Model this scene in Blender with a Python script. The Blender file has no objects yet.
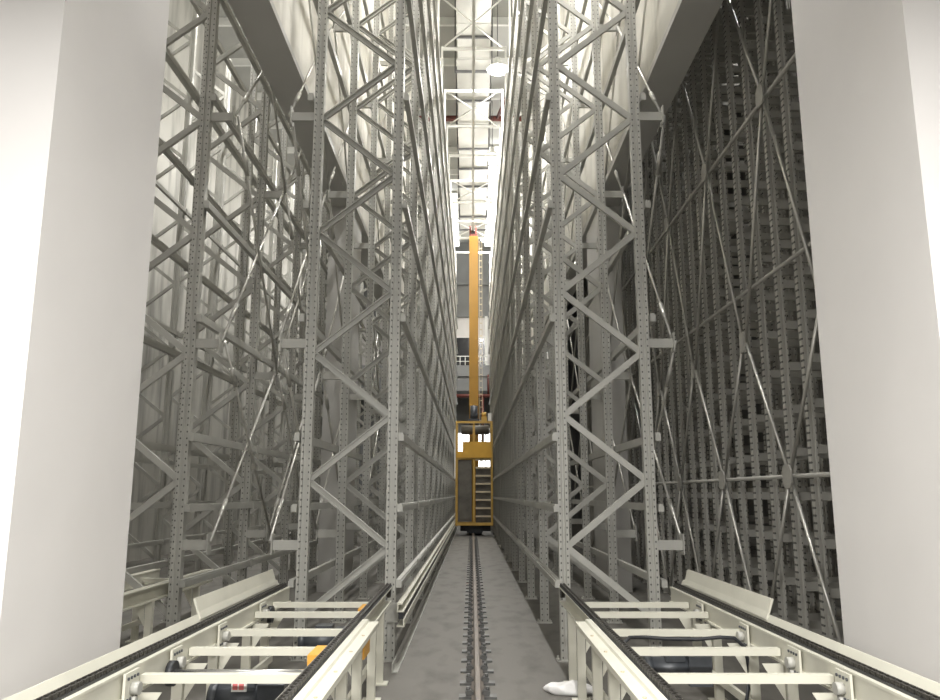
import bpy, bmesh, math, random
from mathutils import Vector, Matrix

random.seed(7)
scene = bpy.context.scene
COL = scene.collection

# ------------------------------------------------------------------ camera
F_PX, PITCH, CAM_Z = 780.0, math.radians(10.46), 1.75
cam_data = bpy.data.cameras.new('camera')
cam_data.sensor_fit = 'HORIZONTAL'
cam_data.sensor_width = 36.0
cam_data.lens = F_PX / 940.0 * 36.0
cam_data.clip_end = 300
cam_data.clip_start = 0.05
cam = bpy.data.objects.new('camera', cam_data)
COL.objects.link(cam)
cam.location = (0, 0, CAM_Z)
cam.rotation_euler = (math.pi / 2 + PITCH, 0, math.atan(2 / 793))
scene.camera = cam

# ------------------------------------------------------------------ world, exposure
world = bpy.data.worlds.new('world')
scene.world = world
world.use_nodes = True
wb = world.node_tree.nodes['Background']
wb.inputs[0].default_value = (1.0, 0.985, 0.965, 1)
wb.inputs[1].default_value = 0.42
scene.view_settings.view_transform = 'Standard'
scene.view_settings.look = 'None'
scene.view_settings.gamma = 1.0
scene.view_settings.exposure = 0.25
scene.view_settings.use_curve_mapping = False

LAMP_COL = (1.0, 0.982, 0.95)
HALL_W = 250.0          # each ceiling light in the hall in front of the racks
AISLE_W = 1600.0         # high-bay lamps over the crane aisle
LEFT_W = 1150.0          # high-bay lamps over the next aisle to the left
RIGHT_FILL_W = 650.0          # unseen lamp added to brighten the right-hand rack


def area(name, loc, size, size_y, power, rot=(0, 0, 0)):
    d = bpy.data.lights.new(name, 'AREA')
    d.shape = 'RECTANGLE'
    d.size, d.size_y = size, size_y
    d.energy = power
    d.color = LAMP_COL
    o = bpy.data.objects.new(name, d)
    COL.objects.link(o)
    o.location = loc
    o.rotation_euler = rot
    return o


HALL_LIGHTS = [(-3.6, -5.6, 4.72), (0.05, -5.6, 4.72), (3.6, -5.6, 4.72), (-1.6, 0.0, 4.72), (1.6, 0.0, 4.72)]
for _i, _p in enumerate(HALL_LIGHTS):
    area('hall_light', (_p[0], _p[1], _p[2] - 0.07), 1.2, 0.5, HALL_W * (0.8 if _i < 3 else 1.5))


# ------------------------------------------------------------------ materials
def new_mat(name):
    m = bpy.data.materials.new(name)
    m.use_nodes = True
    nt = m.node_tree
    return m, nt, nt.nodes['Principled BSDF']


def N(nt, typ, **kw):
    n = nt.nodes.new(typ)
    for k, v in kw.items():
        setattr(n, k, v)
    return n


def mat(name, col, rough=0.5, metal=0.0, var=0.08, scale=6.0, stretch=(1, 1, 1), bump=0.0, detail=5):
    m, nt, b = new_mat(name)
    tc = N(nt, 'ShaderNodeTexCoord')
    mp = N(nt, 'ShaderNodeMapping')
    mp.inputs['Scale'].default_value = stretch
    nz = N(nt, 'ShaderNodeTexNoise')
    nz.inputs['Scale'].default_value = scale
    nz.inputs['Detail'].default_value = detail
    rp = N(nt, 'ShaderNodeValToRGB')
    lo = tuple(c * (1 - var) for c in col)
    hi = tuple(min(1, c * (1 + var)) for c in col)
    rp.color_ramp.elements[0].position = 0.3
    rp.color_ramp.elements[1].position = 0.7
    rp.color_ramp.elements[0].color = (*lo, 1)
    rp.color_ramp.elements[1].color = (*hi, 1)
    nt.links.new(tc.outputs['Object'], mp.inputs['Vector'])
    nt.links.new(mp.outputs[0], nz.inputs['Vector'])
    nt.links.new(nz.outputs[0], rp.inputs[0])
    nt.links.new(rp.outputs[0], b.inputs['Base Color'])
    b.inputs['Roughness'].default_value = rough
    b.inputs['Metallic'].default_value = metal
    if bump:
        bp = N(nt, 'ShaderNodeBump')
        bp.inputs['Strength'].default_value = bump
        bp.inputs['Distance'].default_value = 0.02
        nt.links.new(nz.outputs[0], bp.inputs['Height'])
        nt.links.new(bp.outputs[0], b.inputs['Normal'])
    return m


def emit(name, col, strength):
    m, nt, b = new_mat(name)
    b.inputs['Base Color'].default_value = (*col, 1)
    b.inputs['Emission Color'].default_value = (*col, 1)
    b.inputs['Emission Strength'].default_value = strength
    return m


def perforated(name, col, rough):
    """painted post steel with two rows of punched slots down its face"""
    m = mat(name, col, rough, 0.0, 0.07, 4.0)
    nt = m.node_tree
    b = nt.nodes['Principled BSDF']
    src = b.inputs['Base Color'].links[0].from_socket
    tc = N(nt, 'ShaderNodeTexCoord')
    sx = N(nt, 'ShaderNodeSeparateXYZ')
    nt.links.new(tc.outputs['Object'], sx.inputs[0])

    def op(o, a, b_=None):
        n = N(nt, 'ShaderNodeMath', operation=o)
        for i, v in enumerate((a, b_)):
            if v is None:
                continue
            if isinstance(v, (int, float)):
                n.inputs[i].default_value = v
            else:
                nt.links.new(v, n.inputs[i])
        return n.outputs[0]
    dx = op('SUBTRACT', op('ABSOLUTE', sx.outputs[0]), 0.036)
    fz = op('SUBTRACT', op('MODULO', sx.outputs[2], 0.075), 0.0375)
    fz = op('MULTIPLY', fz, 0.75)
    d = op('ADD', op('MULTIPLY', dx, dx), op('MULTIPLY', fz, fz))
    hole = op('LESS_THAN', d, 0.0085 ** 2)
    mx = N(nt, 'ShaderNodeMix', data_type='RGBA')
    nt.links.new(hole, mx.inputs[0])
    nt.links.new(src, mx.inputs[6])
    mx.inputs[7].default_value = (0.11, 0.11, 0.10, 1)
    nt.links.new(mx.outputs[2], b.inputs['Base Color'])
    return m


M = {}
RACK = (0.44, 0.435, 0.40)
M['rack'] = mat('rack_paint', RACK, 0.42, 0.0, 0.08, 3.0)
M['post'] = perforated('rack_post_paint', RACK, 0.42)
M['rod'] = mat('galvanised_rod', (0.55, 0.54, 0.50), 0.33, 0.55, 0.08, 8)
M['dark_rack'] = mat('right_rack_paint', (0.40, 0.39, 0.355), 0.5, 0.0, 0.1, 3)  # plain paint tone of the right-hand shelf rack
M['dark_post'] = perforated('right_post_paint', (0.47, 0.46, 0.42), 0.5)  # posts of the same rack, slightly paler tone
M['cream'] = mat('cream_powder_coat', (0.68, 0.665, 0.57), 0.36, 0.0, 0.05, 3)
M['chain'] = mat('oily_chain', (0.05, 0.046, 0.04), 0.45, 0.5, 0.4, 60, (1, 1, 1), 0.4)
M['steel'] = mat('bright_steel', (0.6, 0.6, 0.58), 0.25, 0.9, 0.05, 10)
M['black'] = mat('black_plastic', (0.025, 0.027, 0.03), 0.45, 0.0, 0.2, 12)
M['motor'] = mat('dark_motor_paint', (0.055, 0.06, 0.068), 0.4, 0.1, 0.2, 12)
M['orange'] = mat('orange_paint', (0.75, 0.38, 0.06), 0.45, 0, 0.06, 8)
M['yellow'] = mat('crane_yellow', (0.60, 0.335, 0.04), 0.45, 0, 0.07, 2.5)
M['mast'] = mat('crane_mast_yellow', (0.36, 0.185, 0.015), 0.5, 0, 0.08, 1.2)
M['brass'] = mat('aged_yellow_frame', (0.50, 0.31, 0.07), 0.45, 0, 0.1, 4)
M['red'] = mat('red_primer', (0.13, 0.03, 0.022), 0.5, 0, 0.15, 6)
M['pink'] = mat('red_print', (0.75, 0.2, 0.2), 0.5, 0, 0.05, 6)
M['white'] = mat('white_paint', (0.78, 0.78, 0.75), 0.45, 0, 0.03, 3)
M['rail'] = mat('worn_rail_steel', (0.16, 0.135, 0.112), 0.5, 0.25, 0.25, 3, (8, 1, 8))
M['clamp'] = mat('dark_clamp_steel', (0.13, 0.13, 0.125), 0.5, 0.4, 0.25, 14)
M['bag'] = mat('white_plastic_bag', (0.80, 0.79, 0.78), 0.35, 0, 0.06, 9, (1, 1, 1), 0.5)
M['duct'] = mat('galvanised_duct', (0.42, 0.415, 0.385), 0.5, 0.1, 0.06, 1.4)
M['hanger'] = mat('dark_hanger_steel', (0.12, 0.12, 0.12), 0.5, 0.3, 0.1, 6)
M['glass'] = mat('dark_glass', (0.02, 0.022, 0.025), 0.12, 0, 0.1, 3)
M['mesh'] = mat('grey_cabinet', (0.13, 0.12, 0.10), 0.5, 0.2, 0.25, 3)
M['slat'] = mat('grey_slat', (0.55, 0.47, 0.33), 0.45, 0.1, 0.1, 5)
M['lamp_on'] = emit('lamp_glow', (1.0, 0.98, 0.92), 28)
M['light_on'] = emit('light_panel_glow', (1.0, 0.98, 0.92), 10)
M['daylight'] = emit('daylit_glazing', (1.0, 1.0, 0.98), 2.6)


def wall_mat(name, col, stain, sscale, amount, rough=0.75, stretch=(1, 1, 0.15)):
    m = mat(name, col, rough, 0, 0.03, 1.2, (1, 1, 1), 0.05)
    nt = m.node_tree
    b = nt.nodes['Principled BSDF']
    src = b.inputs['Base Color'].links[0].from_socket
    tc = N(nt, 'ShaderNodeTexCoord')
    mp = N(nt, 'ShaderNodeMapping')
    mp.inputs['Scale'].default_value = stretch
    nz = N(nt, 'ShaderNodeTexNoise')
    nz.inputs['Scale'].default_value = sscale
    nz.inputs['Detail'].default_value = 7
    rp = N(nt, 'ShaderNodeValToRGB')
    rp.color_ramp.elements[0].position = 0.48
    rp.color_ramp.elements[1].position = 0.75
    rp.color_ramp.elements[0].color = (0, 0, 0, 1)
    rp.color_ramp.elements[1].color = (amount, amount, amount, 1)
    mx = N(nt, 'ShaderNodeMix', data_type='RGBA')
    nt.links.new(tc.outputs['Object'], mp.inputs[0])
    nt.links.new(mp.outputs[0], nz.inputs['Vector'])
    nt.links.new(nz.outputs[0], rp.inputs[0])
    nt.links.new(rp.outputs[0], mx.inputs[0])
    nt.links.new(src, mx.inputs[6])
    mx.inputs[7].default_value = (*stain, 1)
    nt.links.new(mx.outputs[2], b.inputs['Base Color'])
    return m


M['floor'] = wall_mat('concrete_floor', (0.15, 0.142, 0.126), (0.075, 0.069, 0.059), 2.4, 0.85, 0.7, (1.6, 0.7, 1))
M['band'] = mat('dark_grey_band', (0.17, 0.175, 0.175), 0.5, 0, 0.05, 2)
M['pier'] = wall_mat('painted_plaster', (0.71, 0.69, 0.675), (0.65, 0.63, 0.615), 0.8, 0.5, 0.8, (1, 1, 0.5))
M['concrete'] = wall_mat('grey_concrete', (0.50, 0.49, 0.465), (0.42, 0.41, 0.385), 0.9, 0.6, 0.8)
M['streak'] = wall_mat('streaked_white_wall', (0.66, 0.64, 0.58), (0.40, 0.385, 0.34), 1.6, 0.9, 0.75, (1, 1.6, 0.12))
M['hallwall'] = wall_mat('pale_hall_wall', (0.54, 0.53, 0.49), (0.20, 0.196, 0.18), 1.3, 0.95, 0.8, (1, 1.5, 0.2))
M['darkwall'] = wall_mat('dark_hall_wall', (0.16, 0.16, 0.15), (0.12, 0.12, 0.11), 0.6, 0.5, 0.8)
M['roof'] = mat('roof_sheet', (0.42, 0.42, 0.40), 0.6, 0.0, 0.06, 1.0)
M['cladding'] = mat('blue_grey_cladding', (0.19, 0.195, 0.195), 0.5, 0, 0.05, 2)


# ------------------------------------------------------------------ mesh helpers
def box(bm, x0, x1, y0, y1, z0, z1):
    vs = [bm.verts.new((x, y, z)) for z in (z0, z1) for y in (y0, y1) for x in (x0, x1)]
    for f in ((0, 2, 3, 1), (4, 5, 7, 6), (0, 1, 5, 4), (2, 6, 7, 3), (0, 4, 6, 2), (1, 3, 7, 5)):
        bm.faces.new([vs[i] for i in f])


def prism(bm, pts, axis, a, b):
    """extrude the outline pts along an axis; pts are the two other coordinates in x,y,z order"""
    def mk(p, t):
        if axis == 'x':
            return (t, p[0], p[1])
        if axis == 'y':
            return (p[0], t, p[1])
        return (p[0], p[1], t)
    n = len(pts)
    A = [bm.verts.new(mk(p, a)) for p in pts]
    B = [bm.verts.new(mk(p, b)) for p in pts]
    for i in range(n):
        bm.faces.new((A[i], A[(i + 1) % n], B[(i + 1) % n], B[i]))
    bm.faces.new(A[::-1])
    bm.faces.new(B)


def bar(bm, p, q, w, t, up=(0, 0, 1), lip=0.0):
    """rectangular (or lipped C) bar from p to q; w across, t along the 'up' side"""
    p, q = Vector(p), Vector(q)
    d = (q - p).normalized()
    s = d.cross(Vector(up))
    if s.length < 1e-4:
        s = d.cross(Vector((1, 0, 0)))
    s.normalize()
    u = s.cross(d).normalized()
    if lip:
        k = lip
        prof = [(-w / 2, -t / 2), (w / 2, -t / 2), (w / 2, t / 2), (w / 2 - k, t / 2), (w / 2 - k, -t / 2 + k),
                (-w / 2 + k, -t / 2 + k), (-w / 2 + k, t / 2), (-w / 2, t / 2)]
    else:
        prof = [(-w / 2, -t / 2), (w / 2, -t / 2), (w / 2, t / 2), (-w / 2, t / 2)]
    A = [bm.verts.new(p + s * a + u * b) for a, b in prof]
    B = [bm.verts.new(q + s * a + u * b) for a, b in prof]
    n = len(prof)
    for i in range(n):
        bm.faces.new((A[i], A[(i + 1) % n], B[(i + 1) % n], B[i]))
    bm.faces.new(A[::-1])
    bm.faces.new(B)


def tube(bm, p, q, r, n=8, r2=None):
    p, q = Vector(p), Vector(q)
    d = (q - p).normalized()
    s = d.cross(Vector((0, 0, 1)))
    if s.length < 1e-3:
        s = Vector((1, 0, 0))
    s.normalize()
    u = s.cross(d)
    r2 = r if r2 is None else r2
    A, B = [], []
    for i in range(n):
        a = 2 * math.pi * i / n
        v = s * math.cos(a) + u * math.sin(a)
        A.append(bm.verts.new(p + v * r))
        B.append(bm.verts.new(q + v * r2))
    for i in range(n):
        f = bm.faces.new((A[i], A[(i + 1) % n], B[(i + 1) % n], B[i]))
        f.smooth = True
    bm.faces.new(A[::-1])
    bm.faces.new(B)


def path_tube(bm, pts, r, n=8):
    pts = [Vector(p) for p in pts]
    rings = []
    for i, p in enumerate(pts):
        d = (pts[min(i + 1, len(pts) - 1)] - pts[max(i - 1, 0)]).normalized()
        s = d.cross(Vector((0.12, 0.07, 1))).normalized()
        u = s.cross(d)
        rings.append([bm.verts.new(p + (s * math.cos(2 * math.pi * k / n) + u * math.sin(2 * math.pi * k / n)) * r)
                      for k in range(n)])
    for a, b in zip(rings, rings[1:]):
        for k in range(n):
            f = bm.faces.new((a[k], a[(k + 1) % n], b[(k + 1) % n], b[k]))
            f.smooth = True
    bm.faces.new(rings[0][::-1])
    bm.faces.new(rings[-1])


def lathe(bm, prof, c=(0, 0, 0), n=20):
    rings = []
    for r, z in prof:
        rings.append([bm.verts.new((c[0] + r * math.cos(2 * math.pi * k / n), c[1] + r * math.sin(2 * math.pi * k / n),
                                    c[2] + z)) for k in range(n)])
    for a, b in zip(rings, rings[1:]):
        for k in range(n):
            f = bm.faces.new((a[k], a[(k + 1) % n], b[(k + 1) % n], b[k]))
            f.smooth = True
    bm.faces.new(rings[0][::-1])
    bm.faces.new(rings[-1])


def mesh_of(name, bm, material):
    bmesh.ops.recalc_face_normals(bm, faces=bm.faces[:])
    me = bpy.data.meshes.new(name)
    bm.to_mesh(me)
    bm.free()
    me.materials.append(material)
    return me


def link(name, me, parent=None, loc=(0, 0, 0)):
    o = bpy.data.objects.new(name, me)
    COL.objects.link(o)
    o.location = loc
    o.parent = parent
    return o


def build(name, fn, material, parent=None, loc=(0, 0, 0)):
    bm = bmesh.new()
    fn(bm)
    return link(name, mesh_of(name, bm, material), parent, loc)


def bevel(o, w=0.006, seg=1):
    md = o.modifiers.new('bevel', 'BEVEL')
    md.width = w
    md.segments = seg
    md.limit_method = 'ANGLE'
    return o


def tag(o, label, cat, group=None):
    o['label'] = label
    o['category'] = cat
    o['kind'] = 'thing'
    if group:
        o['group'] = group
    return o


def thing(name, label, cat, loc=(0, 0, 0), rz=0.0, group=None):
    o = bpy.data.objects.new(name, None)
    COL.objects.link(o)
    o.empty_display_size = 0.2
    o.location = loc
    o.rotation_euler = (0, 0, rz)
    return tag(o, label, cat, group)


def structure(name, fn, material):
    o = build(name, fn, material)
    o['kind'] = 'structure'
    return o


def dup(root, loc, rz, label, group=None):
    r = root.copy()
    COL.objects.link(r)
    r.location = loc
    r.rotation_euler = (0, 0, rz)
    r['label'] = label
    if group:
        r['group'] = group
    for ch in list(root.children):
        c = ch.copy()
        COL.objects.link(c)
        c.parent = r
        for g in list(ch.children):
            d = g.copy()
            COL.objects.link(d)
            d.parent = c
    return r


ORD = ['first', 'second', 'third', 'fourth', 'fifth', 'sixth', 'seventh', 'eighth', 'ninth', 'tenth', 'eleventh',
       'twelfth', 'thirteenth', 'fourteenth', 'fifteenth', 'sixteenth', 'seventeenth', 'eighteenth', 'nineteenth',
       'twentieth']
_tens = {2: 'twenty', 3: 'thirty', 4: 'forty', 5: 'fifty', 6: 'sixty'}


def ordinal(i):                       # i from 0
    if i < 20:
        return ORD[i]
    n = i + 1
    t, u = divmod(n, 10)
    return _tens[t][:-1] + 'ieth' if u == 0 else _tens[t] + '-' + ORD[u - 1]


# ------------------------------------------------------------------ the setting
structure('floor', lambda b: box(b, -11, 11, -8, 50, -0.2, 0), M['floor'])
structure('ceiling', lambda b: box(b, -11, 11, 5.15, 50, 17.6, 17.8), M['roof'])
structure('ceiling_hall', lambda b: box(b, -11, 11, -8, 3.8, 4.92, 5.05), M['white'])


def wl(b):
    box(b, -11, -2.2, 3.8, 5.12, 0, 17.6)


def wr(b):
    box(b, 2.32, 11, 3.8, 5.12, 0, 17.6)


structure('wall_front_left', wl, M['pier'])
structure('wall_front_right', wr, M['pier'])
structure('wall_left', lambda b: box(b, -9.2, -9.0, 5.12, 50, 0, 17.6), M['hallwall'])
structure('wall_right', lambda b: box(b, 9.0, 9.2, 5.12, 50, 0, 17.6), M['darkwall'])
structure('wall_back', lambda b: box(b, -9.0, 9.0, 48.0, 48.3, 0, 17.6), M['pier'])
structure('wall_upper_left', lambda b: box(b, -2.80, -2.36, 5.12, 48.0, 7.45, 17.6), M['streak'])
structure('wall_upper_right', lambda b: box(b, 2.45, 2.89, 5.12, 48.0, 7.45, 17.6), M['streak'])
structure('trim_1', lambda b: box(b, -2.82, -2.34, 5.12, 48.0, 7.36, 7.45), M['concrete'])
structure('trim_2', lambda b: box(b, 2.43, 2.91, 5.12, 48.0, 7.36, 7.45), M['concrete'])
for cy in (14.7, 25.2, 35.7):
    for (x0, x1) in ((-2.82, -2.38), (2.47, 2.91)):
        structure('concrete_column', lambda b: box(b, x0, x1, cy, cy + 1.4, 0, 7.36), M['concrete'])
for i in range(17):
    y = 6.4 + i * 2.5
    o = structure('roof_purlin', lambda b: prism(b, [(y - .05, 17.3), (y + .05, 17.3), (y + .05, 17.34), (y + .02, 17.34),
                  (y + .02, 17.6), (y - .02, 17.6), (y - .02, 17.34), (y - .05, 17.34)], 'x', -9, 9), M['white'])
# rooflight strips
for i, (x0, x1, y0, y1) in enumerate(((0.80, 1.45, 33.0, 47.5), (-1.45, -0.80, 38.5, 47.5))):
    o = structure('window_%d' % (i + 1), lambda b: box(b, x0, x1, y0, y1, 17.22, 17.29), M['daylight'])
    fr = build('window_frame', lambda b: [box(b, x0 - .04, x1 + .04, yy - .03, yy + .03, 17.18, 17.3)
                                          for yy in [y0 + k * (y1 - y0) / 7 for k in range(8)]], M['rack'], o)

# the end of the hall behind the crane
structure('wall_mezzanine', lambda b: (box(b, -9, 9, 45.4, 48, 7.7, 9.15), box(b, -9, 9, 45.3, 45.4, 8.55, 9.2)), M['cladding'])
structure('trim_3', lambda b: [box(b, -9, 9, 47.86, 48, 12.7, 14.75), box(b, -9, 9, 47.7, 48, 14.75, 15.05), box(b, -9, 9, 47.9, 48, 15.05, 17.6)], M['band'])
structure('wall_back_panel', lambda b: [box(b, -9, 9, 47.93, 48, 0, 7.7)] +
          [box(b, -9 + k * .3, -8.9 + k * .3, 47.88, 47.93, 0, 7.7) for k in range(60)], M['cladding'])
w = structure('window_3', lambda b: box(b, -1.25, 0.80, 47.80, 48.0, 9.55, 11.35), M['glass'])
build('window_frame', lambda b: [box(b, -1.31, -1.25, 47.76, 48, 9.5, 11.4), box(b, .80, .98, 47.70, 48, 9.2, 12.7),
                                 box(b, -1.31, .80, 47.76, 48, 11.35, 11.41)], M['white'], w)
w = structure('window_4', lambda b: box(b, 1.12, 1.9, 47.80, 48.0, 10.6, 12.9), M['glass'])
build('window_frame', lambda b: [box(b, 1.07, 1.12, 47.76, 48, 10.5, 13.0), box(b, 1.9, 1.95, 47.76, 48, 10.5, 13)], M['white'], w)
w = structure('window_5', lambda b: box(b, -1.0, 1.4, 47.82, 47.88, 3.1, 5.4), M['daylight'])
build('window_frame', lambda b: [box(b, x, x + .07, 47.76, 47.88, 3.05, 5.45) for x in (-1.05, -.4, .2, .8, 1.36)], M['white'], w)

t = thing('railing', 'white metal railing along the mezzanine at the far end of the aisle', 'railing', (0, 45.5, 9.15))
build('top_rail', lambda b: tube(b, (-2.2, 0, .62), (2.3, 0, .62), .03), M['white'], t)
build('middle_rail', lambda b: tube(b, (-2.2, 0, .32), (2.3, 0, .32), .02), M['white'], t)
for k in range(16):
    build('baluster', lambda b: tube(b, (-2.2 + k * .3, 0, 0), (-2.2 + k * .3, 0, .62), .022, 6), M['white'], t)
o = build('sprinkler_pipe', lambda b: (tube(b, (-2.2, 45.05, 7.35), (2.3, 45.05, 7.35), .11, 10),
          tube(b, (.95, 45.05, 8.5), (.95, 45.3, 8.5), .04, 8),
          tube(b, (.95, 45.05, 7.35), (.95, 45.05, 8.6), .06, 8),
          tube(b, (.62, 45.05, 7.35), (.62, 45.05, 4.6), .08, 8),
          tube(b, (1.15, 45.05, 7.35), (1.15, 45.05, 6.3), .1, 8)), M['red'])
tag(o, 'dark red sprinkler pipe across the back wall below the mezzanine', 'pipe')
o = build('sprinkler_pipe', lambda b: (tube(b, (-2.3, 30.1, 17.08), (2.4, 30.1, 17.08), .12, 10),
          tube(b, (1.05, 30.1, 17.08), (1.4, 28.0, 17.08), .07, 8)), M['red'])
tag(o, 'dark red pipe crossing high above the aisle over the air duct', 'pipe')

# hall ceiling lights in front of the racks
for i, p in enumerate(HALL_LIGHTS):
    t = thing('ceiling_light', 'rectangular ceiling light panel in the hall before the racks, ' +
              ['left of the row of three', 'middle of the row of three', 'right of the row of three', 'left of the pair',
               'right of the pair'][i], 'ceiling light', p, 0, 'hall ceiling lights')
    build('frame', lambda b: box(b, -.65, .65, -.3, .3, 0, .2), M['white'], t)
    build('diffuser', lambda b: box(b, -.58, .58, -.24, .24, -.03, 0), M['light_on'], t)

# ------------------------------------------------------------------ racks
POST_H = 13.0
DEPTH = 0.965
POST_PROF = [(-.0575, -.045), (-.02, -.045), (-.012, -.025), (.012, -.025), (.02, -.045), (.0575, -.045),
             (.0575, .05), (.04, .05), (.04, .035), (.05, .035), (.05, -.037), (-.05, -.037), (-.05, .035), (-.04, .035),
             (-.04, .05), (-.0575, .05)]
POST_PROF = [(-.0575, -.05), (-.02, -.05), (-.012, -.03), (.012, -.03), (.02, -.05), (.0575, -.05),
             (.0575, .05), (.03, .05), (.03, .02), (-.03, .02), (-.03, .05), (-.0575, .05)]
ARM_Z = (1.2, 3.45, 6.25, 9.05, 11.4)


def brace_nodes():
    out = [(1.18 + .72 * k, k % 2) for k in range(-1, 18) if 1.18 + .72 * k < POST_H]
    return out                    # (z, 0 = inner post, 1 = outer post)


def make_frame(name, label, arms=True, arm_len=0.33):
    """inner post at x = 0, outer post at x = DEPTH, foot on the floor"""
    t = thing(name, label, 'rack frame')
    pm = None
    for x in (0, DEPTH):
        if pm is None:
            o = build('post', lambda b: prism(b, POST_PROF, 'z', 0.012, POST_H), M['post'], t, (x, 0, 0))
            pm = o.data
            bp = build('base_plate', lambda b: (box(b, -.1, .1, -.085, .085, 0, .012),
                                                [tube(b, (sx, sy, .012), (sx, sy, .04), .012, 6) for sx in (-.08, .08) for sy in (-.06, .06)]),
                       M['rack'], o)
        else:
            o = link('post', pm, t, (x, 0, 0))
            link('base_plate', bp.data, o)
    nd = brace_nodes()
    cache = {}
    for (z0, s0), (z1, s1) in zip(nd, nd[1:]):
        key = s0
        if key not in cache:
            xa, xb = (0.03, DEPTH - .03) if s0 == 0 else (DEPTH - .03, 0.03)
            cache[key] = build('diagonal_brace', lambda b: bar(b, (xa, 0, .0), (xb, 0, .72), .07, .045, (0, 1, 0), .012), M['rack'], t, (0, 0, z0))
        else:
            link('diagonal_brace', cache[key].data, t, (0, 0, z0))
    if arms:
        am = None
        for z in ARM_Z:
            if am is None:
                o = build('spacer_arm', lambda b: bar(b, (.05, 0, 0), (arm_len, 0, 0), .05, .105, (0, 0, 1), .008), M['rack'], t, (DEPTH, 0, z))
                g = build('gusset_plate', lambda b: box(b, arm_len, arm_len + .012, -.07, .07, -.1, .12), M['rack'], o)
                am, gm = o.data, g.data
            else:
                o = link('spacer_arm', am, t, (DEPTH, 0, z))
                link('gusset_plate', gm, o)
    return t


FY = [8.8 + 2.5 * k for k in range(14)]
PI = math.pi
rows = [  # key, words, x of inner post, rotation
    ('L', 'left rack beside the crane aisle', -0.885, PI),
    ('R', 'right rack beside the crane aisle', 1.005, 0.0),
    ('B', 'rack behind the left wall pier', -4.19, 0.0),
]
proto = None
for key, words, x, rz in rows:
    for i, y in enumerate(FY):
        lab = 'perforated grey steel upright frame with zigzag braces, %s from the front in the %s' % (
            ordinal(i) if i else 'foremost', words)
        lab = ('perforated upright frame, %s of the %s' % ('foremost' if i == 0 else ordinal(i) + ' from the front', words))
        grp = 'upright frames of the ' + words
        if proto is None:
            proto = make_frame('upright_frame', lab)
            proto.location = (x, y, 0)
            proto.rotation_euler = (0, 0, rz)
            proto['group'] = grp
        else:
            dup(proto, (x, y, 0), rz, lab, grp)

# frames beyond the left-hand aisle: too small to show parts
bm = bmesh.new()
for x in (0, DEPTH):
    prism(bm, [(x + a, b_) for a, b_ in POST_PROF], 'z', 0, POST_H)
nd = brace_nodes()
for (z0, s0), (z1, s1) in zip(nd, nd[1:]):
    bar(bm, ((.03, DEPTH - .03)[s0], 0, z0), ((.03, DEPTH - .03)[s1], 0, z1), .07, .045, (0, 1, 0))
far_mesh = mesh_of('far_frame', bm, M['rack'])
for i, y in enumerate(FY[:10]):
    o = link('upright_frame', far_mesh, None, (-7.35, y, 0))
    tag(o, 'slim grey upright frame near the far left wall, %s' % ('foremost of its row' if i == 0 else ordinal(i) + ' from the front'), 'rack frame',
        'upright frames near the far left wall')

LEVELS = [0.80, 1.60, 2.38, 3.74, 5.11, 6.48, 7.85, 9.22, 10.59, 11.96]
PAL_PROF = [(-.03, -.055), (.03, -.055), (.03, .03), (.02, .03), (.02, .055), (-.03, .055)]


def load_beam(x, sgn, z, label, group, y0=8.72, y1=None):
    y1 = y1 or FY[-1] + .08
    h = .75 if z < 2 else .85
    prof = [(x + a * sgn, z + b_ * h) for a, b_ in PAL_PROF]

    def f(b):
        prism(b, prof, 'y', y0, y1)
        for y in FY:                       # hooked end plates at every post
            if y1 >= y:
                xx = x + .036 * sgn
                y == FY[0] or box(b, min(xx, xx - .012 * sgn), max(xx, xx - .012 * sgn), y - .05, y + .05, z - .06, z + .055)
    o = build('load_beam', f, M['rack'])
    tag(o, label, 'rack beam', group)
    return o


for li, z in enumerate(LEVELS):
    for words, x, sg, side in (('left rack', -0.79, 1, 'aisle'), ('left rack', -1.955, -1, 'rear'),
                               ('right rack', 0.925, -1, 'aisle'), ('right rack', 2.075, 1, 'rear'),
                               ('rack behind the left pier', -3.125, 1, 'near'), ('rack behind the left pier', -4.285, -1, 'far')):
        load_beam(x, sg, z, 'grey load beam on the %s face of the %s, %s level' % (side, words, ordinal(li)),
                  'load beams of the ' + words)
for li, z in enumerate((0.8, 2.38, 5.11, 7.85, 10.59)):
    load_beam(-6.29, 1, z, 'long grey load beam on the rack near the far left wall, %s level' % ordinal(li),
              'load beams near the far left wall', 8.72, FY[9] + .08)

# slanted cross bracing rods on the spacer arms
for words, x in (('left aisle rack', -0.885 - DEPTH - .33 - .03), ('right aisle rack', 1.005 + DEPTH + .33 + .03),
                 ('rack at left pier', -4.19 + DEPTH + .33 + .03)):
    for n, k in enumerate((0, 1, 3, 5, 7, 9)):
        t = thing('cross_bracing', 'slanted bright tie rods behind the %s, %s braced bay' % (words, ordinal(n)),
                  'bracing', (x, FY[k], 0), 0, 'rod bracing of the racks')
        for z0, z1 in zip(ARM_Z, ARM_Z[1:]):
            for a, b_, dx in ((z0, z1, -.018), (z1, z0, .018)):
                build('tie_rod', lambda b: (tube(b, (dx, .02, a + .03), (dx, 2.48, b_ + .03), .017, 8),
                                            tube(b, (dx, .02 + 2.46 * .12, a + .03 + (b_ - a) * .12), (dx, .02 + 2.46 * .2, a + .03 + (b_ - a) * .2), .028, 8)),
                      M['rod'], t)

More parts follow.
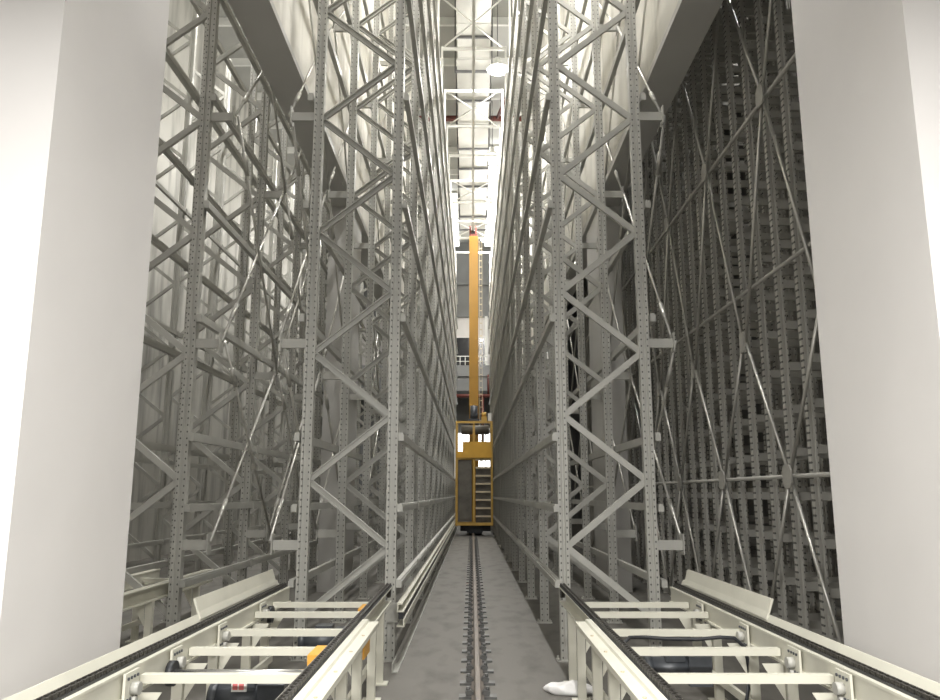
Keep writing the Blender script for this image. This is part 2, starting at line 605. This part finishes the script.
# ties and crossed rods over the aisle
for i, y in enumerate(FY):
    o = build('aisle_tie', lambda b: (bar(b, (-.86, y, 14.84), (.98, y, 14.84), .07, .09, (0, 0, 1), .012),
                                      box(b, -.915, -.86, y - .03, y + .03, 13.0, 14.9), box(b, .98, 1.035, y - .03, y + .03, 13.0, 14.9)), M['white'])
    tag(o, 'white tie bar joining the rack tops over the aisle, %s' % ('nearest' if i == 0 else ordinal(i) + ' from the front'), 'tie bar',
        'tie bars over the aisle')
for n, k in enumerate((3, 4, 6, 9, 11)):
    t = thing('tie_cross', 'thin white crossed rods between the rack tops, %s pair from the front' % ordinal(n), 'bracing', (0, FY[k], 14.84), 0,
              'crossed rods over the aisle')
    build('tie_rod', lambda b: tube(b, (-.8, .06, .0), (.92, 2.44, .0), .026, 6), M['white'], t)
    build('tie_rod', lambda b: tube(b, (-.8, 2.44, .055), (.92, .06, .055), .026, 6), M['white'], t)

# ------------------------------------------------------------------ dark shelf rack on the right
CX0, CX1, CH = 3.47, 4.25, 13.4
SH = [0.32 + .47 * k for k in range(28)]
cpost = None


def shelf_bm(b, x0, x1):
    for x in (x0, x1):
        prism(b, [(x + a * .66, c * .7) for a, c in POST_PROF], 'z', 0, CH)
    for z in SH:
        box(b, x0 + .04, x1 - .04, -.02, .02, z - .045, z + .045)


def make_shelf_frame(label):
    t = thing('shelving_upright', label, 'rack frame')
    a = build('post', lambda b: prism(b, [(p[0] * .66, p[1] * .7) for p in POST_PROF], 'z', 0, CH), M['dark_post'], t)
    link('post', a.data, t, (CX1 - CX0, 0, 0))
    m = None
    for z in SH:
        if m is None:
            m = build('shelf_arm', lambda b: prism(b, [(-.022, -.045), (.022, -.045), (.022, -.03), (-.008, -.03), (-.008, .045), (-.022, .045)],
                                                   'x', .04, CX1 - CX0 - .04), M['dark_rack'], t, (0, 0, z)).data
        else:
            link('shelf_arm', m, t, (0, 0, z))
    return t


sp = None
grp = 'shelf frames of the dark right rack'
n_near = 19
ys = [6.9 + .55 * k for k in range(31)]
bm = bmesh.new()
shelf_bm(bm, 0, CX1 - CX0)
shelf_far = mesh_of('shelf_frame_far', bm, M['dark_rack'])
for i, y in enumerate(ys):
    lab = 'narrow upright of the dark rack by the right pier, %s' % ('nearest' if i == 0 else ordinal(i) + ' from the front')
    if sp is None:
        sp = make_shelf_frame(lab)
        sp.location = (CX0, y, 0)
        sp['group'] = grp
    elif i < n_near:
        dup(sp, (CX0, y, 0), 0, lab, grp)
    else:
        tag(link('shelving_upright', shelf_far, None, (CX0, y, 0)), lab, 'rack frame', grp)
for i in range(22):
    y = 7.1 + 1.1 * i
    tag(link('shelving_upright', shelf_far, None, (5.35, y, 0)), 'upright in the second dark row behind the right rack, %s' %
        ('nearest' if i == 0 else ordinal(i) + ' from the front'), 'rack frame', 'shelf frames of the second dark row')
for li in range(0, 28, 3):
    z = SH[li] + .06
    o = build('shelf_beam', lambda b: box(b, CX1 + .05, CX1 + .09, 6.85, 23.5, z - .05, z + .05), M['dark_rack'])
    tag(o, 'dark rail along the back of the right shelf rack, %s from the floor' % ordinal(li // 3), 'rack beam', 'back rails of the dark right rack')

# round tubes and rods braced across its face
RX = 3.31
NODE_Z, MID_Z = (1.93, 6.2, 10.5), (.12, 3.55, 8.35, 12.6)
for li, z in enumerate((1.93, 4.17, 6.2, 8.35, 10.5)):
    o = build('brace_tube', lambda b: (tube(b, (RX + .03, 6.0, z), (RX + .03, 23.4, z), .024, 10),
                                       [box(b, RX + .03, CX0 - .04, yy - .012, yy + .012, z - .012, z + .012) for yy in ys[::2] if yy < 23]), M['dark_rack'])
    tag(o, 'round horizontal tube along the dark right rack, %s from the floor' % ordinal(li), 'tube', 'bracing tubes of the dark right rack')
for k in range(8):
    y = 6.05 + 2.15 * k
    t = thing('cross_bracing', 'pale diamond rods on the face of the dark right rack, %s' % ('nearest' if k == 0 else ordinal(k) + ' from the front'),
              'bracing', (RX, y, 0), 0, 'rod bracing of the dark right rack')
    seq = sorted([(z, 0) for z in NODE_Z] + [(z, 1) for z in MID_Z])
    for (z0, m0), (z1, m1) in zip(seq, seq[1:]):
        for s in ((1,) if k == 0 else (-1, 1)):
            y0, y1 = m0 * 1.03 * s, m1 * 1.03 * s
            build('tie_rod', lambda b: tube(b, (-.01, y0, z0), (-.01, y1, z1), .020, 8), M['rod'], t)
    for z in NODE_Z:
        build('gusset_plate', lambda b: prism(b, [(-.11, z - .06), (-.06, z - .12), (.06, z - .12), (.11, z - .06), (.11, z + .06), (.06, z + .12), (-.06, z + .12), (-.11, z + .06)],
                                              'x', -.05, -.03), M['dark_rack'], t)
    for z in MID_Z[1:]:
        build('gusset_plate', lambda b: prism(b, [(1.075 - .07, z - .12), (1.075 + .07, z - .12), (1.075 + .07, z + .12), (1.075 - .07, z + .12)],
                                              'x', -.05, -.03), M['dark_rack'], t)

# ------------------------------------------------------------------ crane aisle
t = thing('crane_rail', 'worn steel crane rail running down the middle of the concrete aisle', 'rail', (0.05, 0, 0))
build('rail_head', lambda b: prism(b, [(-.055, .02), (.055, .02), (.055, .03), (.012, .045), (.012, .09), (.026, .1), (.026, .125), (.021, .13), (-.021, .13),
                                       (-.026, .125), (-.026, .1), (-.012, .09), (-.012, .045), (-.055, .03)], 'y', 3.0, 45.0), M['rail'], t)
pm = None
for k in range(78):
    y = 5.75 + .5 * k
    if pm is None:
        o = build('clamp_plate', lambda b: box(b, -.165, .165, -.06, .06, 0, .02), M['clamp'], t, (0, y, 0))
        cm = []
        for sd in (-1, 1):
            c = build('clip', lambda b: (prism(b, [(sd * .035, .02), (sd * .1, .02), (sd * .11, .06), (sd * .06, .07), (sd * .035, .05)], 'y', -.04, .04),
                                         tube(b, (sd * .085, 0, .05), (sd * .085, 0, .095), .018, 6)), M['clamp'], o)
            cm.append(c.data)
        pm = o.data
    else:
        o = link('clamp_plate', pm, t, (0, y, 0))
        if k < 50:
            link('clip', cm[0], o)
            link('clip', cm[1], o)
t['label'] = 'worn steel crane rail with dark clamp plates down the concrete aisle'

t = thing('power_rail', 'cream conductor rail low along the left side of the crane aisle', 'rail', (-.76, 8.55, 0))
build('channel', lambda b: prism(b, [(-.03, .53), (.045, .53), (.045, .545), (-.015, .545), (-.015, .605), (.03, .605), (.03, .62), (-.03, .62)], 'y', 0, 33), M['cream'], t)
build('conductor', lambda b: box(b, -.01, .04, -.0, 33, .46, .53), M['black'], t)
build('lower_channel', lambda b: prism(b, [(-.03, .38), (.05, .38), (.05, .46), (.035, .46), (.035, .395), (-.03, .395)], 'y', 0, 33), M['cream'], t)
for k in range(14):
    build('bracket', lambda b: box(b, -.16, -.03, .2 + 2.5 * k - .03, .2 + 2.5 * k + .03, .40, .60), M['rack'], t)
o = build('floor_channel', lambda b: prism(b, [(-.80, 0), (-.74, 0), (-.74, .012), (-.788, .012), (-.788, .09), (-.80, .09)], 'y', 8.2, 42), M['rack'])
tag(o, 'low grey steel angle on the floor under the cream conductor rail', 'floor angle')

t = thing('guide_rail', 'slender overhead crane guide rail in the middle of the aisle', 'rail', (0.05, 0, 14.02))
build('rail_beam', lambda b: prism(b, [(-.04, 0), (.04, 0), (.04, .02), (.012, .03), (.012, .11), (.04, .12), (.04, .14), (-.04, .14), (-.04, .12), (-.012, .11), (-.012, .03), (-.04, .02)],
                                   'y', 6, 44), M['rack'], t)
for k in range(14):
    build('hanger', lambda b: box(b, -.03, .03, FY[k] - .03, FY[k] + .03, .14, .775), M['rack'], t)

# air duct with trapeze hangers, wider towards the far end
t = thing('air_duct', 'pale square air duct above the aisle, hung from dark straps', 'duct', (0.06, 0, 15.95))
secs = [(7, 20, .50), (20, 24, .53), (24, 28.5, .575), (28.5, 33, .61), (33, 37, .645), (37, 43, .67)]
for y0, y1, hw in secs:
    build('duct_section', lambda b: (box(b, -hw, hw, y0 + .02, y1 - .02, .18, .9), [box(b, -hw - .015, hw + .015, yy - .02, yy + .02, .165, .915)
          for yy in (y0 + .06, (y0 + y1) / 2, y1 - .06)]), M['duct'], t)
for k in range(17):
    y = 8.3 + k * 2.05
    hw = [s for s in secs if s[0] <= y < s[1]][0][2] + .06
    build('hanger', lambda b: (box(b, -hw, hw, y - .035, y + .035, .08, .16), [box(b, x - .02, x + .02, y - .02, y + .02, .1, 2.3) for x in (-hw, hw)]), M['hanger'], t)


def lamp(label, loc, power, grp):
    t = thing('high_bay_lamp', label, 'lamp', loc, 0, grp)
    build('shade', lambda b: lathe(b, [(.35, 0), (.31, .08), (.16, .2), (.10, .26), (.10, .4), (.03, .42), (.29, .02)][:6]), M['white'], t)
    build('bulb', lambda b: lathe(b, [(.30, -.04), (.33, -.005)], n=20), M['lamp_on'], t)
    build('rod', lambda b: tube(b, (0, 0, .42), (0, 0, 17.6 - loc[2]), .012, 6), M['hanger'], t)
    d = bpy.data.lights.new('bulb_light', 'SPOT')
    d.spot_size = math.radians(160)
    d.spot_blend = 0.6
    d.energy = power
    d.color = LAMP_COL
    d.shadow_soft_size = .25
    o = bpy.data.objects.new('bulb_light', d)
    COL.objects.link(o)
    o.parent = t
    o.location = (0, 0, -.06)
    d2 = bpy.data.lights.new('fill_light', 'POINT')      # added all-round fill to lift the ceiling and rack tops
    d2.energy = power * 0.2
    d2.color = LAMP_COL
    d2.shadow_soft_size = .3
    o = bpy.data.objects.new('fill_light', d2)
    COL.objects.link(o)
    o.parent = t
    o.location = (0, 0, -.34)
    return t


for i, ly in enumerate((6.0, 10.05, 15.05, 23.0, 29.6, 35.0, 40.1)):
    lamp('glowing round high-bay lamp over the crane aisle, %s' % ('nearest' if i == 0 else ordinal(i) + ' from the front'), (.83, ly, 15.15), AISLE_W,
         'high-bay lamps over the crane aisle')
for i in range(5):
    lamp('round high-bay lamp over the left-hand aisle, %s' % ('nearest' if i == 0 else ordinal(i) + ' from the front'), (-5.1, 9.5 + 7.0 * i, 14.5), LEFT_W,
         'high-bay lamps over the left-hand aisle')
lamp('added unseen round lamp brightening the dark right-hand aisle', (7.3, 13.0, 14.5), RIGHT_FILL_W, 'added fill lamps over the right-hand aisle')  # added fill lamp, the aisle itself is unlit

# ------------------------------------------------------------------ stacker crane
CY = 34.4
t = thing('stacker_crane', 'tall yellow stacker crane standing on the rail at the end of the aisle', 'crane', (.12, CY, 0))
build('base_frame', lambda b: (box(b, -.34, .34, -.25, 3.2, .14, .5), box(b, -.62, -.34, -.1, .4, .18, .42), box(b, .34, .68, -.1, .4, .18, .42),
                               box(b, -.25, .3, -.4, -.25, .1, .4)), M['black'], t)
for y in (0.1, 2.7):
    w = build('wheel', lambda b: tube(b, (-.13, y, .27), (-.01, y, .27), .13, 20), M['motor'], t)
build('mast', lambda b: box(b, -.245, .175, .75, 1.35, .5, 13.7), M['mast'], t)
h = build('mast_head', lambda b: (box(b, -.2, .13, .8, 1.3, 13.7, 13.82), box(b, -.24, -.16, .85, 1.25, 13.8, 14.24), box(b, .03, .11, .85, 1.25, 13.8, 14.24)), M['red'], t)
for x in (-.145, .01):
    build('guide_roller', lambda b: tube(b, (x, .95, 13.85), (x, .95, 14.0), .07, 14), M['black'], h)
l = build('ladder', lambda b: [box(b, .22, .24, .85, .89, .5, 13.5), box(b, .34, .36, .85, .89, .5, 13.5)], M['slat'], t)
build('rung', lambda b: [box(b, .24, .34, .855, .885, .8 + k * .3, .84 + k * .3) for k in range(42)], M['slat'], l)
m = build('hoist_motor', lambda b: (tube(b, (-.03, .55, 4.95), (-.03, .55, 5.65), .17, 16), box(b, -.25, .2, .35, .75, 4.82, 5.05),
                                    tube(b, (-.2, .5, 5.2), (.15, .5, 5.2), .12, 12)), M['motor'], t)
build('junction_box', lambda b: (box(b, .3, .55, .4, .7, 4.85, 5.15), tube(b, (.42, .55, 5.15), (.42, .55, 5.35), .1, 12)), M['brass'], t)
build('junction_box', lambda b: (box(b, .60, .75, .4, .7, 4.85, 5.3)), M['white'], t)
# lifting carriage: a yellow framed cage with a ladder of shelves on the right
fr = build('carriage_frame', lambda b: (
    [box(b, x - .045, x + .045, y - .045, y + .045, .42, 4.85) for x in (-.78, .73) for y in (-.6, .5)],
    [box(b, -.8, .75, y - .05, y + .05, z - .06, z + .06) for y in (-.6, .5) for z in (.5, 3.3)],
    [box(b, x - .04, x + .04, -.6, .5, z - .05, z + .05) for x in (-.78, .73) for z in (.5, 2.0, 3.3, 4.8)],
    box(b, -.8, .75, -.65, -.57, 4.76, 4.86), box(b, -.085, .01, -.64, -.56, .5, 4.8)), M['brass'], t)
build('floor_plate', lambda b: box(b, -.78, .73, -.6, .5, .44, .5), M['mesh'], fr)
build('front_panel', lambda b: (box(b, -.52, .70, -.68, -.62, 3.28, 3.96), box(b, -.78, .73, -.67, -.62, 3.28, 3.55)), M['yellow'], t)
build('cable_drum', lambda b: (tube(b, (-.58, -.3, 4.5), (.62, -.3, 4.5), .2, 18)), M['mesh'], t)
cb = build('control_cabinet', lambda b: box(b, -.72, -.13, -.52, -.1, .6, 3.2), M['mesh'], t)
build('cabinet_door', lambda b: (box(b, -.68, -.17, -.545, -.52, .7, 1.55), box(b, -.68, -.17, -.545, -.52, 1.62, 3.1)), M['mesh'], cb)
for k in range(8):
    z = .82 + k * .34
    build('slat', lambda b: (box(b, .03, .68, -.60, -.55, z - .035, z + .035)), M['slat'], t)
build('back_panel', lambda b: box(b, .04, .70, -.42, -.38, .55, 2.9), M['mesh'], t)
for x in (-.85, .735):
    build('side_guard', lambda b: box(b, x - .03, x + .03, -.62, -.5, 2.4, 4.5), M['white'], t)

# ------------------------------------------------------------------ chain conveyors
MEMBER_Y = (4.0, 4.74, 5.52, 6.24, 7.13, 7.75)


def conveyor(label, s, xi, xo, y0=2.9, y1=8.45, flange=True, detail=True, members=MEMBER_Y, guard=True):
    """s: +1 towards the right, xi / xo: distance of the inner and outer chain from the camera line"""
    t = thing('chain_conveyor', label, 'conveyor', (0, 0, 0))
    X = lambda v: v * s

    def bx(b, xa, xb, *r):
        box(b, min(X(xa), X(xb)), max(X(xa), X(xb)), *r)
    # channels carry the chain: C section open outwards, lip on the top
    for x, inn, nm in ((xi, 1, 'inner'), (xo, -1, 'outer')):
        prof = [(-.03, .80), (.06, .80), (.06, .785), (.052, .785), (.052, .66), (.07, .66), (.07, .645), (-.03, .645), (-.03, .66), (.037, .66), (.037, .785), (-.03, .785)]
        o = build('side_channel', lambda b: prism(b, [(X(x + inn * p[0]), p[1]) for p in prof], 'y', y0, y1), M['cream'], t)
        if detail:
          build('chain_track', lambda b: (bx(b, x - .027, x + .027, y0, y1, .80, .815)), M['black'], o)

        if not detail:
            continue

        def chain(b):
            y = y0 + .02
            while y < y1 - .03:
                for dx in (-.016, .016):
                    bx(b, x + dx - .006, x + dx + .006, y, y + .052, .815, .838)
                bx(b, x - .012, x + .012, y + .012, y + .04, .82, .834)
                y += .06
        build('chain', chain, M['chain'], o)
        if nm == 'inner':
            build('end_sprocket', lambda b: tube(b, (X(x - .02), y1 - .02, .76), (X(x + .02), y1 - .02, .76), .07, 16), M['chain'], o)
    if flange:
        o = build('edge_flange', lambda b: (prism(b, [(X(xi - .032), .800), (X(xi - .032), .812), (X(xi - .075), .812), (X(xi - .082), .795), (X(xi - .155), .795),
                                                     (X(xi - .155), .762), (X(xi - .147), .762), (X(xi - .147), .785), (X(xi - .075), .785), (X(xi - .07), .800)], 'y', y0, 6.22),), M['cream'], t)
        for k in range(5):
            build('bolt', lambda b: tube(b, (X(xi - .12), 3.4 + k * .55, .795), (X(xi - .12), 3.4 + k * .55, .801), .011, 6), M['slat'], o)
    g = .105
    if guard:
        o = build('side_guard', lambda b: prism(b, [(X(xo + .05), .80), (X(xo + .06), .80), (X(xo + g - .01), .868), (X(xo + g - .022), .870)], 'y', y0, y1), M['cream'], t)
        build('guide_plate', lambda b: prism(b, [(X(xo + .055), .838), (X(xo + .07), .832), (X(xo + .092), .885), (X(xo + .125), .982), (X(xo + .108), .986), (X(xo + .078), .89)],
                                             'y', 6.05, 8.35), M['cream'], t)
    mm = None
    for y in members:
        m = build('cross_member', lambda b: prism(b, [(y - .03, .735), (y - .03, .688), (y - .022, .688), (y - .022, .727), (y + .022, .727), (y + .022, .688), (y + .03, .688), (y + .03, .735)],
                                                  'x', X(xi + .062), X(xo - .062)), M['cream'], t)
        for x, d in ((xi, 1), (xo, -1)):
            l = build('leg', lambda b: prism(b, [(X(x - .03), y - .03), (X(x + .04), y - .03), (X(x + .04), y + .03), (X(x - .03), y + .03)], 'z', .012, .645), M['cream'], t)
            build('foot_plate', lambda b: bx(b, x - .075, x + .08, y - .08, y + .08, 0, .012), M['cream'], l)
            build('gusset', lambda b: prism(b, [(X(x + d * .045), .40), (X(x + d * .05), .64), (X(x + d * .19), .64)] if s * d > 0 else
                                            [(X(x + d * .045), .40), (X(x + d * .19), .64), (X(x + d * .05), .64)], 'y', y - .03, y - .024), M['cream'], l)
    # long ties near the floor
    build('lower_tie', lambda b: bx(b, xi + .046, xi + .076, members[0], members[-1], .20, .26), M['cream'], t)
    build('lower_tie', lambda b: bx(b, xo - .076, xo - .046, members[0], members[-1], .20, .26), M['cream'], t)
    if detail:
        for y in ((5.1, 7.5) if s < 0 else ()):
            a = build('drive_shaft', lambda b: tube(b, (X(xi + .06), y, .66), (X(xo - .06), y, .66), .024, 14), M['steel'], t)
            for x in (xi + .09, xo - .1):
                build('sprocket', lambda b: tube(b, (X(x - .02), y, .66), (X(x + .02), y, .66), .075, 18), M['black'], a)
        for y in (4.55, 5.22, 6.15, 7.3):
            p = build('bearing_plate', lambda b: bx(b, xo - .085, xo - .0705, y - .09, y + .09, .62, .79), M['cream'], t)
            for dy in (-.06, -.02, .02, .06):
                for z in (.65, .76):
                    build('bolt', lambda b: tube(b, (X(xo - .085), y + dy, z), (X(xo - .093), y + dy, z), .009, 6), M['motor'], p)
            build('bearing', lambda b: (tube(b, (X(xo - .085), y, .70), (X(xo - .13), y, .70), .035, 12), tube(b, (X(xo - .085), y, .64), (X(xo - .115), y, .64), .02, 10)), M['rack'], p)
    return t


cl = conveyor('cream chain conveyor on the left of the aisle, in front of the left rack', -1, .865, 1.955)
cr = conveyor('cream chain conveyor on the right of the aisle, in front of the right rack', 1, .94, 2.12)
conveyor('shaded grey chain conveyor in the rack behind the left pier', -1, 3.365, 4.08, 5.3, 10.4, False, False, (5.9, 7.4, 8.5, 9.9), False)


def gear_motor(t, x, y, z, s, cap):
    o = build('gear_motor', lambda b: (tube(b, (x - .17, y, z), (x + .1, y, z), .085, 18), box(b, x + .08, x + .24, y - .09, y + .09, z - .1, z + .1),
                                       box(b, x - .08, x + .06, y - .07, y + .07, z + .06, z + .13)), M['motor'], t)
    build('motor_cap', lambda b: tube(b, (x - .22, y, z), (x - .17, y, z), .09, 18), cap, o)
    return o


gm = gear_motor(cl, -1.35, 4.98, .54, 1, M['motor'])
lb = build('name_plate', lambda b: box(b, -1.425, -1.335, 4.895, 4.91, .60, .655), M['white'], gm)
build('red_print', lambda b: [box(b, x, x + .028, 4.890, 4.895, .612, .645) for x in (-1.415, -1.378)], M['pink'], lb)
gear_motor(cl, -1.42, 4.45, .50, 1, M['motor'])
gear_motor(cl, -1.25, 7.0, .52, 1, M['motor'])
gear_motor(cr, 1.45, 5.9, .52, 1, M['motor'])
gear_motor(cr, 1.25, 4.5, .48, 1, M['motor'])
for tt, sx, yy, zz in ((cl, -1.0, 5.35, .70), (cl, -.99, 7.5, .68), (cl, -.86, 6.42, .56), (cr, 1.05, 5.7, .56)):
    build('orange_cover', lambda b: box(b, sx - .04, sx + .04, yy - .16, yy + .16, zz - .05, zz + .05), M['orange'], tt)

pts = [(1.02, 5.72, .69), (1.12, 5.84, .745), (1.24, 5.85, .745), (1.38, 5.85, .735), (1.61, 5.85, .73), (1.77, 5.85, .745), (1.87, 5.85, .74), (1.94, 5.85, .68), (1.955, 5.85, .60), (1.95, 5.85, .40), (1.9, 5.8, .27)]
o = build('cable', lambda b: path_tube(b, pts, .013), M['black'])
tag(o, 'black cable drooping across the cross members of the right conveyor', 'cable')

# crumpled bag on the floor
bm = bmesh.new()
bmesh.ops.create_uvsphere(bm, u_segments=28, v_segments=16, radius=1)
for v in bm.verts:
    c = v.co
    a = math.atan2(c.y, c.x)
    k = 1 + .10 * math.sin(3 * a + .7) + .05 * math.sin(7 * a + 4 * c.z)
    lump = 1 + .22 * math.sin(5 * c.x + 1.3) * math.cos(4 * c.y) + .1 * math.sin(11 * c.x + 6 * c.y)
    x, y, z = c.x * .26 * k, c.y * .14 * k, max(0, (c.z + .35)) * .06 * lump
    if c.x > .35:
        z *= max(.25, 1 - (c.x - .35) * 1.1)
    v.co = (x, y, z)
for f in bm.faces:
    f.smooth = True
o = link('plastic_bag', mesh_of('plastic_bag', bm, M['bag']), None, (.90, 7.44, .001))
o.rotation_euler = (0, 0, -.1)
tag(o, 'crumpled white plastic bag lying on the floor beside the right conveyor', 'bag')
